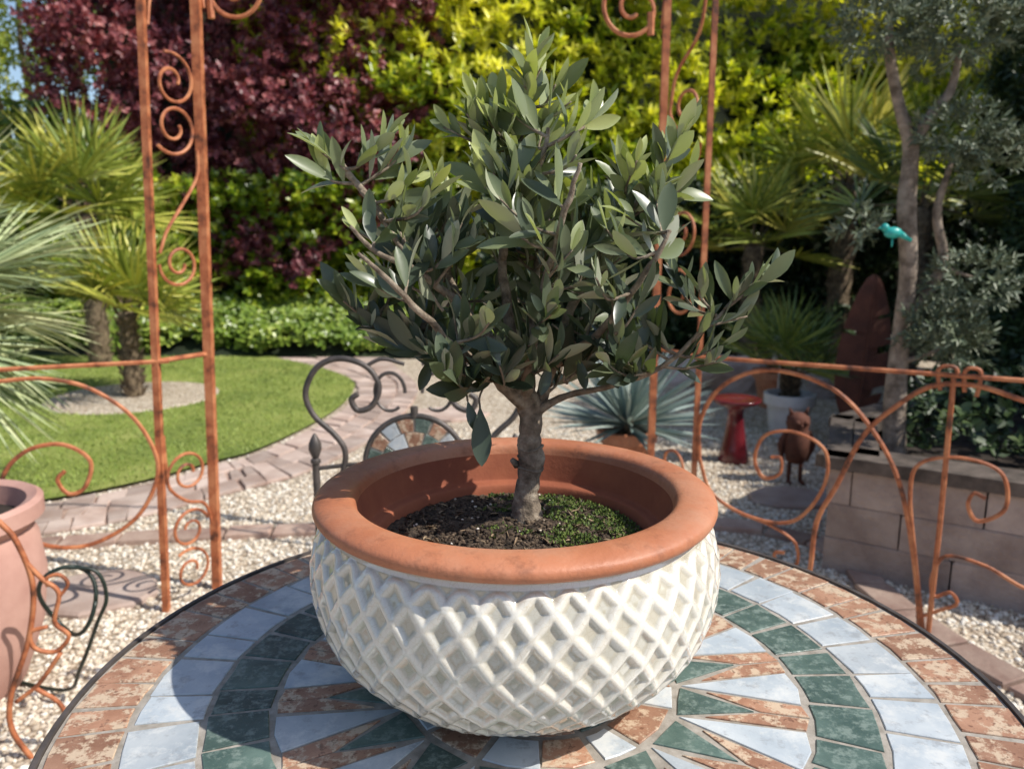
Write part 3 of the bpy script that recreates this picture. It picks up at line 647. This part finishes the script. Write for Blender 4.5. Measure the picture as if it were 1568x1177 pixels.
# ================================================================ PALMS
def palm(name,x,y,zt,nf,pet,R,mat,tr_=.09,elmin=-.1,z0=0,nseg=34,rb=.5,wid=.0105,droop=.12):
    e=empty(name); m=MB()
    if zt>z0+.08:
        zs=np.linspace(z0,zt,14); m.tube([(x,y,z) for z in zs],[tr_*(1.1+.12*math.sin(i*2.3)) for i in range(14)],12)
        P=[];D=[]
        for i in range(260):
            a=random.random()*2*PI; z=random.uniform(z0,zt); P.append((x+tr_*math.cos(a),y+tr_*math.sin(a),z)); D.append((math.cos(a)*.8,math.sin(a)*.8,1))
        leaves('trunk_fibres',np.array(P),np.array(D),rng.normal(0,1,(260,3)),rng.uniform(.04,.09,260),.008,T_DIA,PALMT,rng.uniform(0,1,260),e)
    BP=[];BD=[];BN=[];BL=[];BR=[];BB=[]
    for i in range(nf):
        az=i*2.399+random.uniform(-.2,.2); k=i/nf; el=elmin+(1.35-elmin)*k+random.uniform(-.1,.1)
        d=np.array([math.cos(az)*math.cos(el),math.sin(az)*math.cos(el),math.sin(el)])
        s_=np.array([x,y,zt]); L=pet*random.uniform(.8,1.15)
        c=s_+d*L-np.array([0,0,.08*L*(1-k)])
        m.tube(cr([s_,s_+d*L*.5,c],3),[.010,.006,.005],6)
        a_=nrmz(c-s_-np.array([0,0,.10*L*(1-k)])); side=nrmz(np.cross(a_,[0,0,1.])); 
        tw=random.uniform(-.5,.5); n0=np.cross(side,a_); side=side*math.cos(tw)+n0*math.sin(tw); nn_=np.cross(side,a_)
        rr=rb*.6+random.uniform(-.2,.35)
        for j in range(nseg):
            ph=(j/(nseg-1)-.5)*2*math.radians(118)+random.uniform(-.03,.03)
            D=a_*math.cos(ph)+side*math.sin(ph)+nn_*(.14+.10*(j%2))
            BP.append(c);BD.append(D);BN.append(nn_+rng.normal(0,.5,3));BL.append(R*(.70+.30*math.cos(ph*.6))*random.uniform(.90,1.06));BR.append(min(1,max(0,rr+random.uniform(-.3,.35))));BB.append(-.01-droop*random.random())
    m.build('trunk',PALMT,e)
    leaves('fronds',np.array(BP),np.array(BD),np.array(BN),np.array(BL),wid*R/.45,T_BL,mat,np.array(BR),e,np.array(BB))
palm('fan_palm',-2.93,5.85,.68,13,.28,.52,PALML,.06,elmin=.1,rb=.8,wid=.0105)
palm('fan_palm',-3.95,7.3,1.45,16,.42,.64,PALML,.09,rb=.7,wid=.0105)
palm('fan_palm',-2.72,3.35,1.0,26,.36,.56,PALMB,.08,elmin=-1.0,rb=.8,wid=.006,nseg=46,droop=.2)
palm('fan_palm',-6.1,8.0,1.75,16,.45,.75,PALML,.1,rb=1.4,wid=.0105)
palm('fan_palm',3.25,7.7,1.75,13,.50,.74,PALML,.1,elmin=-.1,rb=.8,wid=.0095)
palm('fan_palm',2.35,7.6,1.15,12,.42,.58,PALML,.08,rb=.7,wid=.0095)
palm('fan_palm',3.0,5.8,1.45,9,.42,.55,PALML,.08,rb=.15,wid=.0085)
m=MB(); m.lathe([(.0001,.030),(.60,.030),(.62,.022)],(-2.93,5.85,0),48,cap=False); m.build('palm_gravel_ring',GRAVEL,smooth=False)
def simplepot(name,x,y,prof_,mat,soil_r,soil_z):
    e=empty(name); m=MB(); m.lathe(prof_,(x,y,0),40,cap=False); m.build('pot_body',mat,e,sharp=50)
    m=MB(); m.lathe([(.0005,soil_z),(soil_r,soil_z-.005)],(x,y,0),30,cap=False); m.build('soil',MULCH,e); return e
simplepot('white_planter',1.75,4.75,[(.001,0),(.11,.0),(.115,.02),(.135,.20),(.155,.205),(.158,.27),(.14,.272),(.132,.23),(.12,.2)],WHITEP,.14,.24)
palm('potted_fan_palm',1.75,4.75,.38,13,.24,.34,PALML,.025,elmin=.2,z0=.2,rb=.1,nseg=26,wid=.008)
simplepot('terracotta_plant_pot',.60,3.9,[(.001,0),(.10,0),(.13,.19),(.155,.195),(.16,.25),(.145,.255),(.135,.22),(.12,.2)],TERRA,.14,.225)
yu=empty('blue_yucca'); n=190
az=rng.uniform(0,6.28,n); el=np.arcsin(rng.uniform(-.05,1,n))
D=np.stack([np.cos(az)*np.cos(el),np.sin(az)*np.cos(el),np.sin(el)],1)
leaves('rosette_leaves',np.array([[.60,3.9,.27]])+D*.03,D,np.tile([.2,-.3,1.],(n,1))+rng.normal(0,.3,(n,3)),rng.uniform(.36,.50,n),.0105,T_BL,YUCL,rng.uniform(0,1,n),yu,rng.normal(-.02,.03,n))
m=MB(); m.lathe([(.03,.21),(.045,.26),(.03,.30),(.005,.33)],(.60,3.9,0),12); m.build('stem',PALMT,yu)
simplepot('pale_terracotta_urn',-1.50,1.92,[(.001,0),(.13,.0),(.15,.03),(.205,.18),(.225,.32),(.215,.43),(.20,.46),(.215,.475),(.235,.49),(.235,.53),(.22,.54),(.195,.53),(.19,.46)],PINK,.195,.48)
simplepot('terracotta_pot',1.95,5.6,[(.001,0),(.11,0),(.15,.22),(.17,.22),(.17,.27),(.15,.27),(.14,.2)],TERRA,.15,.24)
palm('potted_palm',1.95,5.6,.4,10,.2,.3,PALML,.03,z0=.2,rb=.1,nseg=26,wid=.008)
e=empty('red_glazed_birdbath'); m=MB()
m.lathe([(.001,0),(.085,0),(.088,.015),(.07,.08),(.05,.2),(.042,.27),(.05,.31),(.12,.335),(.135,.355),(.13,.36),(.10,.345),(.001,.335)],(1.24,4.16,0),40,cap=False); m.build('pedestal_and_dish',REDGL,e)
e=empty('rusty_feather_sculpture'); m=MB()
FX,FY=2.0,4.35
def fside(sg):
    k=40; 
    for i in range(k):
        t0,t1=i/k,(i+.999)/k
        def wd(t): return .15*math.sin(PI*min(1,max(0,t))**.8)**.6+.004
        if i in (9,10,20,21,29) and sg>0: inn=.5
        elif i in (14,15,25) and sg<0: inn=.45
        else: inn=1
        z0,z1=.12+t0*.88,.12+t1*.88
        w0,w1=wd(t0)*inn,wd(t1)*inn
        vs=[(FX+.04*t0,FY-.006,z0),(FX+sg*w0+.04*t0,FY+.02,z0+.03*inn),(FX+sg*w1+.04*t1,FY+.02,z1+.03*inn),(FX+.04*t1,FY-.006,z1)]
        vs+=[(a,b+.006,c) for a,b,c in vs]
        m.add(vs,[(0,1,2,3),(7,6,5,4),(1,5,6,2),(0,4,5,1),(3,2,6,7)])
fside(1);fside(-1); m.build('feather_blade',FEATH,e,smooth=False)
m=MB(); m.tube(cr([(FX-.01,FY,-.02),(FX,FY-.006,.2),(FX+.02,FY-.01,.6),(FX+.04,FY-.01,1.0)],6),[.012,.01,.007,.003],8); m.build('quill',FEATH,e)
e=empty('metal_owl_statue'); m=MB(); X0,Y0=1.44,3.77
m.lathe([(.01,.10),(.045,.115),(.062,.17),(.066,.22),(.055,.27),(.05,.285),(.058,.31),(.055,.345),(.03,.365),(.003,.37)],(X0,Y0,0),20)
for sg in (-1,1):
    m.tube([(X0+sg*.035,Y0,.36),(X0+sg*.048,Y0,.395)],[.014,.002],8)
    m.tube([(X0+sg*.028,Y0,.12),(X0+sg*.03,Y0,.0)],[.012,.01],8)
    m.tube([(X0+sg*.03,Y0,.012),(X0+sg*.035,Y0-.05,.006)],[.012,.006],8)
    m.tube(cr([(X0+sg*.055,Y0,.27),(X0+sg*.078,Y0,.2),(X0+sg*.06,Y0+.01,.11)],4),[.014,.02,.006],8)
    m.ico((X0+sg*.022,Y0-.05,.325),.014,2)
m.tube([(X0,Y0-.052,.315),(X0,Y0-.068,.30)],[.008,.001],6)
m.build('owl_figure',FEATH,e)
e=empty('white_garden_lantern'); m=MB(); m.lathe([(.006,0),(.006,.42),(.045,.43),(.05,.44),(.05,.56),(.055,.565),(.03,.59),(.002,.60)],(1.78,5.05,0),20); m.build('lantern_body',WHITEP,e,sharp=40)
e=empty('teal_bird_ornament'); m=MB(); bx,by,bz=1.36,2.80,1.245
m.ico((bx,by,bz),.024,3,(1.35,.8,.85)); m.ico((bx-.03,by,bz+.018),.015,2); m.tube([(bx-.043,by,bz+.018),(bx-.056,by,bz+.014)],[.005,.001],6)
m.tube([(bx+.022,by,bz-.003),(bx+.068,by,bz-.028)],[.013,.006],6); m.tube([(bx,by,bz-.02),(bx,by,bz-.05)],.003,6); m.build('bird_body',TEAL,e)
for (x_,y_,r_) in [(1.85,6.3,.26),(2.2,6.5,.2),(1.45,6.6,.2),(1.1,6.9,.16),(2.6,6.0,.2)]:
    m=MB(); m.rv=random.random(); m.ico((x_,y_,r_*.35),r_,3,(1.2,1,.7),.5); m.build('garden_rock',PAVE,smooth=False)
# ================================================================ BACKGROUND VEGETATION
hx=empty('laurel_hedge')
C=[];A=[];RB=[]
for layer,(n,off) in enumerate([(4300,0),(2800,.22)]):
    x=rng.uniform(-3.2,7.5,n); z=rng.uniform(.1,5.0,n); y=9.3+.45*lump(x,z,.9)+off+rng.uniform(-.14,.14,n)
    C.append(np.stack([x,y,z],1)); A.append(np.stack([rng.normal(.3,.5,n),rng.normal(-.6,.35,n),rng.normal(.7,.4,n)],1))
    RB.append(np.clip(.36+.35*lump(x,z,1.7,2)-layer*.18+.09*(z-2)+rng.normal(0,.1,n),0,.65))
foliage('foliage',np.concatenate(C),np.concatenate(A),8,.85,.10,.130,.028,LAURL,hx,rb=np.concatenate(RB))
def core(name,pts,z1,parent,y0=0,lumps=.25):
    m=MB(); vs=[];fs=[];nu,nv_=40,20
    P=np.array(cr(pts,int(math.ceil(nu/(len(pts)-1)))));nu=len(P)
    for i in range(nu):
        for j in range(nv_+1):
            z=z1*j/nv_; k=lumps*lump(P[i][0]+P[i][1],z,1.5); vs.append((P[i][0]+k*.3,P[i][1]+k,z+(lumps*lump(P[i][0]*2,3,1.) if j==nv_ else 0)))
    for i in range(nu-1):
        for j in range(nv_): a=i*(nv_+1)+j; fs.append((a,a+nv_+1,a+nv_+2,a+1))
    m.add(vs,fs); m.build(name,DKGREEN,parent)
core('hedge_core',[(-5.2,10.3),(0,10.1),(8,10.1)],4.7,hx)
pt=empty('purple_leaf_plum_tree')
n=6800; x=rng.uniform(-5.2,-.75,n); z=rng.uniform(.75,6.0,n)
yc=8.9; u=(x+3.0)/2.3; v=(z-3.6)/2.9
k=(u*u*.95+v*v)<1+.22*lump(x,z,2.2,1); k&=~((z<1.6)&(x<-3.6)); k&=lump(x,z,3.1,5)>-.62
x=x[k];z=z[k];u=u[k];n=len(x)
y=yc+.5*lump(x,z,1.5,4)+rng.uniform(0,.8,n)**1.5
foliage('foliage',np.stack([x,y,z],1),np.stack([rng.normal(.1,.7,n),rng.normal(-.5,.4,n),rng.normal(.3,.7,n)],1),11,.95,.16,.070,.022,PURP,pt,rb=np.clip(.22+.35*lump(x,z,2.6,2)+rng.normal(0,.12,n),0,.6))
m=MB(); m.tube(cr([(-3.0,9.6,0),(-3.05,9.6,1.0),(-2.95,9.5,2.0),(-3.0,9.5,4.5)],5),[.14,.12,.1,.03],10)
for q in [((-3.0,9.6,1.2),(-3.7,9.4,2.4),(-4.3,9.2,4.2)),((-3,9.6,1.5),(-2.3,9.4,2.6),(-1.8,9.2,3.8)),((-3,9.6,1.8),(-3.4,9.3,3.2),(-3.6,9.2,5.2))]: m.tube(cr(q,5),[.07,.05,.015],8)
m.build('trunk',PALMT,pt)
us=empty('understory_shrub')
n=2000; x=rng.uniform(-5.5,-.6,n); z=rng.uniform(.1,1.9,n); y=8.75+.3*lump(x,z,2)+rng.uniform(0,.5,n)
foliage('foliage',np.stack([x,y,z],1),np.stack([rng.normal(0,.6,n),rng.normal(-.6,.3,n),rng.normal(.5,.5,n)],1),7,.9,.08,.09,.026,LAURL,us,rb=np.clip(-.02+.33*lump(x,z,3.1,2)+rng.normal(0,.08,n),0,.5))
iv=empty('ivy_ground_cover')
n=5000; x=rng.uniform(-7.5,-.2,n); t_=rng.uniform(0,1,n); y=7.95+.9*t_+.12*lump(x,t_*3,2); z=.08+.42*np.sqrt(t_)+.08*lump(x,y,3)
foliage('foliage',np.stack([x,y,z],1),np.stack([rng.normal(.1,.5,n),rng.normal(-.5,.3,n),rng.normal(.8,.3,n)],1),6,1.1,.04,.065,.027,IVYL,iv,rb=np.clip(.22+.3*lump(x,y,3,1)+rng.normal(0,.1,n),0,.6))
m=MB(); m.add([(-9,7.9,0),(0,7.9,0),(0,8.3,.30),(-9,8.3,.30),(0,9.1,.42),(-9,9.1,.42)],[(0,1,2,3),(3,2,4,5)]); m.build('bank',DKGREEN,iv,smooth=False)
ds_=empty('shade_toned_shrubbery')  # added shrub mass; the back-right shade is put into its dark leaf colour
n=4600; x=rng.uniform(-.3,5,n); z=rng.uniform(.0,1.75,n); y=8.2+.35*lump(x,z,2)+rng.uniform(0,.4,n)-.12*x
foliage('foliage',np.stack([x,y,z],1),np.stack([rng.normal(0,.6,n),rng.normal(-.6,.3,n),rng.normal(.5,.5,n)],1),7,.9,.08,.085,.022,DARKL,ds_,rb=np.clip(.15+.3*lump(x,z,3,2),0,.6))
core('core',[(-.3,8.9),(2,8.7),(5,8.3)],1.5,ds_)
dh=empty('dark_evergreen_hedge')
HP=np.array(cr([(4.3,6.8),(3.6,5.8),(3.2,4.6),(3.5,3.2),(4.2,1.5)],10)); 
n=12000; ii=rng.integers(0,len(HP)-1,n); ff=rng.uniform(0,1,n)[:,None]; q=HP[ii]*(1-ff)+HP[ii+1]*ff; z=rng.uniform(.1,1,n)*(2.45+.14*(q[:,1]-1.5))
off=.35*lump(q[:,1]*1.3,z,1.4,3)+rng.uniform(0,.35,n)
foliage('foliage',np.stack([q[:,0]+off,q[:,1]+off*.3,z],1),np.stack([rng.normal(-.6,.4,n),rng.normal(-.4,.4,n),rng.normal(.5,.5,n)],1),7,.8,.10,.075,.012,DARKL,dh,rb=np.clip(.2+.35*lump(q[:,1]*2,z,2,2),0,.6))
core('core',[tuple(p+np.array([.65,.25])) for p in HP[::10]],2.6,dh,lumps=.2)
bp=empty('bed_groundcover'); n=900; x=rng.uniform(1.6,3.6,n); y=rng.uniform(2.3,4.2,n); k=inpoly(x,y,[(1.45,2.85),(2.9,1.9),(4.2,3.4),(2.7,4.2),(1.7,3.3)]); x=x[k];y=y[k];n=len(x)
foliage('foliage',np.stack([x,y,.38+.22*rng.uniform(0,1,n)],1),np.stack([rng.normal(-.1,.5,n),rng.normal(-.3,.3,n),rng.normal(.8,.3,n)],1),7,1.0,.05,.05,.016,DARKL,bp)
ft=empty('spring_trees')
CC=[]
for (cx,cy,cz,r_,n_) in [(-7.6,12,5.2,1.5,340),(-6.1,12.5,5.9,1.2,240),(-8.8,12,3.8,1.3,320),(-6.4,12.2,4.1,.9,130),(-7.4,12,3.3,1.0,200),(-4.6,12.5,6.3,1.2,260),(-9.5,12,5.6,1.6,260),(-1.2,12,6.0,1.3,200)]:
    d=rng.normal(0,1,(n_,3)); d=nrmz(d)*rng.uniform(.2,1,(n_,1))**.6; CC.append(np.array([cx,cy,cz])+d*r_)
C=np.concatenate(CC); foliage('foliage',C,np.stack([rng.normal(0,.6,len(C)),rng.normal(-.3,.5,len(C)),rng.normal(.2,.7,len(C))],1),10,.9,.3,.10,.025,YELL,ft)
m=MB()
for (x_,t1) in [(-7.6,6.4),(-6.3,6.8),(-8.8,5.6),(-7.1,6.0),(-6.8,6.5),(-4.6,7),(-9.6,6.6)]:
    m.tube(cr([(x_,12,0),(x_+.1,12.1,2),(x_-.1,12,4),(x_+.15,12,t1)],4),[.08,.06,.04,.01],7)
m.build('trunks',PALMT,ft)
dl=empty('dark_shrub')
CC=[]
for (cx,cy,cz,r_,n_) in [(-5.7,9.8,1.9,.95,520),(-7.2,10,1.6,1.1,520),(-4.9,10,1.5,.8,300),(-8.8,10,1.5,1.2,450)]:
    d=nrmz(rng.normal(0,1,(n_,3)))*rng.uniform(.7,1,(n_,1)); CC.append(np.array([cx,cy,cz])+d*r_*np.array([1,.8,1.05]))
C=np.concatenate(CC); foliage('foliage',C,np.stack([rng.normal(0,.6,len(C)),rng.normal(-.6,.4,len(C)),rng.normal(.5,.5,len(C))],1),8,.9,.12,.09,.028,IVYL,dl,rb=rng.uniform(0,.12,len(C)))
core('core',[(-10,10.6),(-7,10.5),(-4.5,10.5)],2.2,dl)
fb=MB(); vs=[];fs=[]
for i in range(121):
    a=2*PI*i/120; hgt=4.2+1.0*math.sin(a*7)+.6*math.sin(a*19)
    if .2*PI<a<.8*PI: hgt=3.6
    vs+=[(26*math.cos(a),26*math.sin(a),0),(26*math.cos(a),26*math.sin(a),hgt)]
for i in range(120): fs.append((2*i,2*i+1,2*i+3,2*i+2))
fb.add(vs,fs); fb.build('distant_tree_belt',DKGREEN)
# ================================================================ LIGHT / WORLD / CAMERA
el=math.radians(47); v=Vector((math.cos(el)*.95,math.cos(el)*-.31,math.sin(el))).normalized()
sun=bpy.data.lights.new('sun','SUN'); sun.energy=5.0; sun.angle=math.radians(.53); sun.color=(1,.95,.87)
so_=bpy.data.objects.new('sun',sun); COL.objects.link(so_); so_.rotation_euler=v.to_track_quat('Z','Y').to_euler(); so_.location=(5,-1,8)
W=bpy.data.worlds.new('World'); scn.world=W; W.use_nodes=True; nt=W.node_tree
sky=nt.nodes.new('ShaderNodeTexSky'); sky.sky_type='NISHITA'; sky.sun_disc=False; sky.sun_elevation=el; sky.sun_rotation=math.atan2(v.x,v.y)
bg=nt.nodes['Background']; bg.inputs[1].default_value=.15; nt.links.new(sky.outputs[0],bg.inputs[0])
cd=bpy.data.cameras.new('camera'); cam=bpy.data.objects.new('camera',cd); COL.objects.link(cam); scn.camera=cam
cam.location=(0,0,1.223); cam.rotation_euler=(math.radians(90-10.7),0,0); cd.lens=27.05; cd.sensor_width=36; cd.clip_start=.02; cd.clip_end=400
cd.dof.use_dof=True; cd.dof.focus_distance=.76; cd.dof.aperture_fstop=7
scn.view_settings.view_transform='Standard'; scn.view_settings.look='None'; scn.view_settings.exposure=0
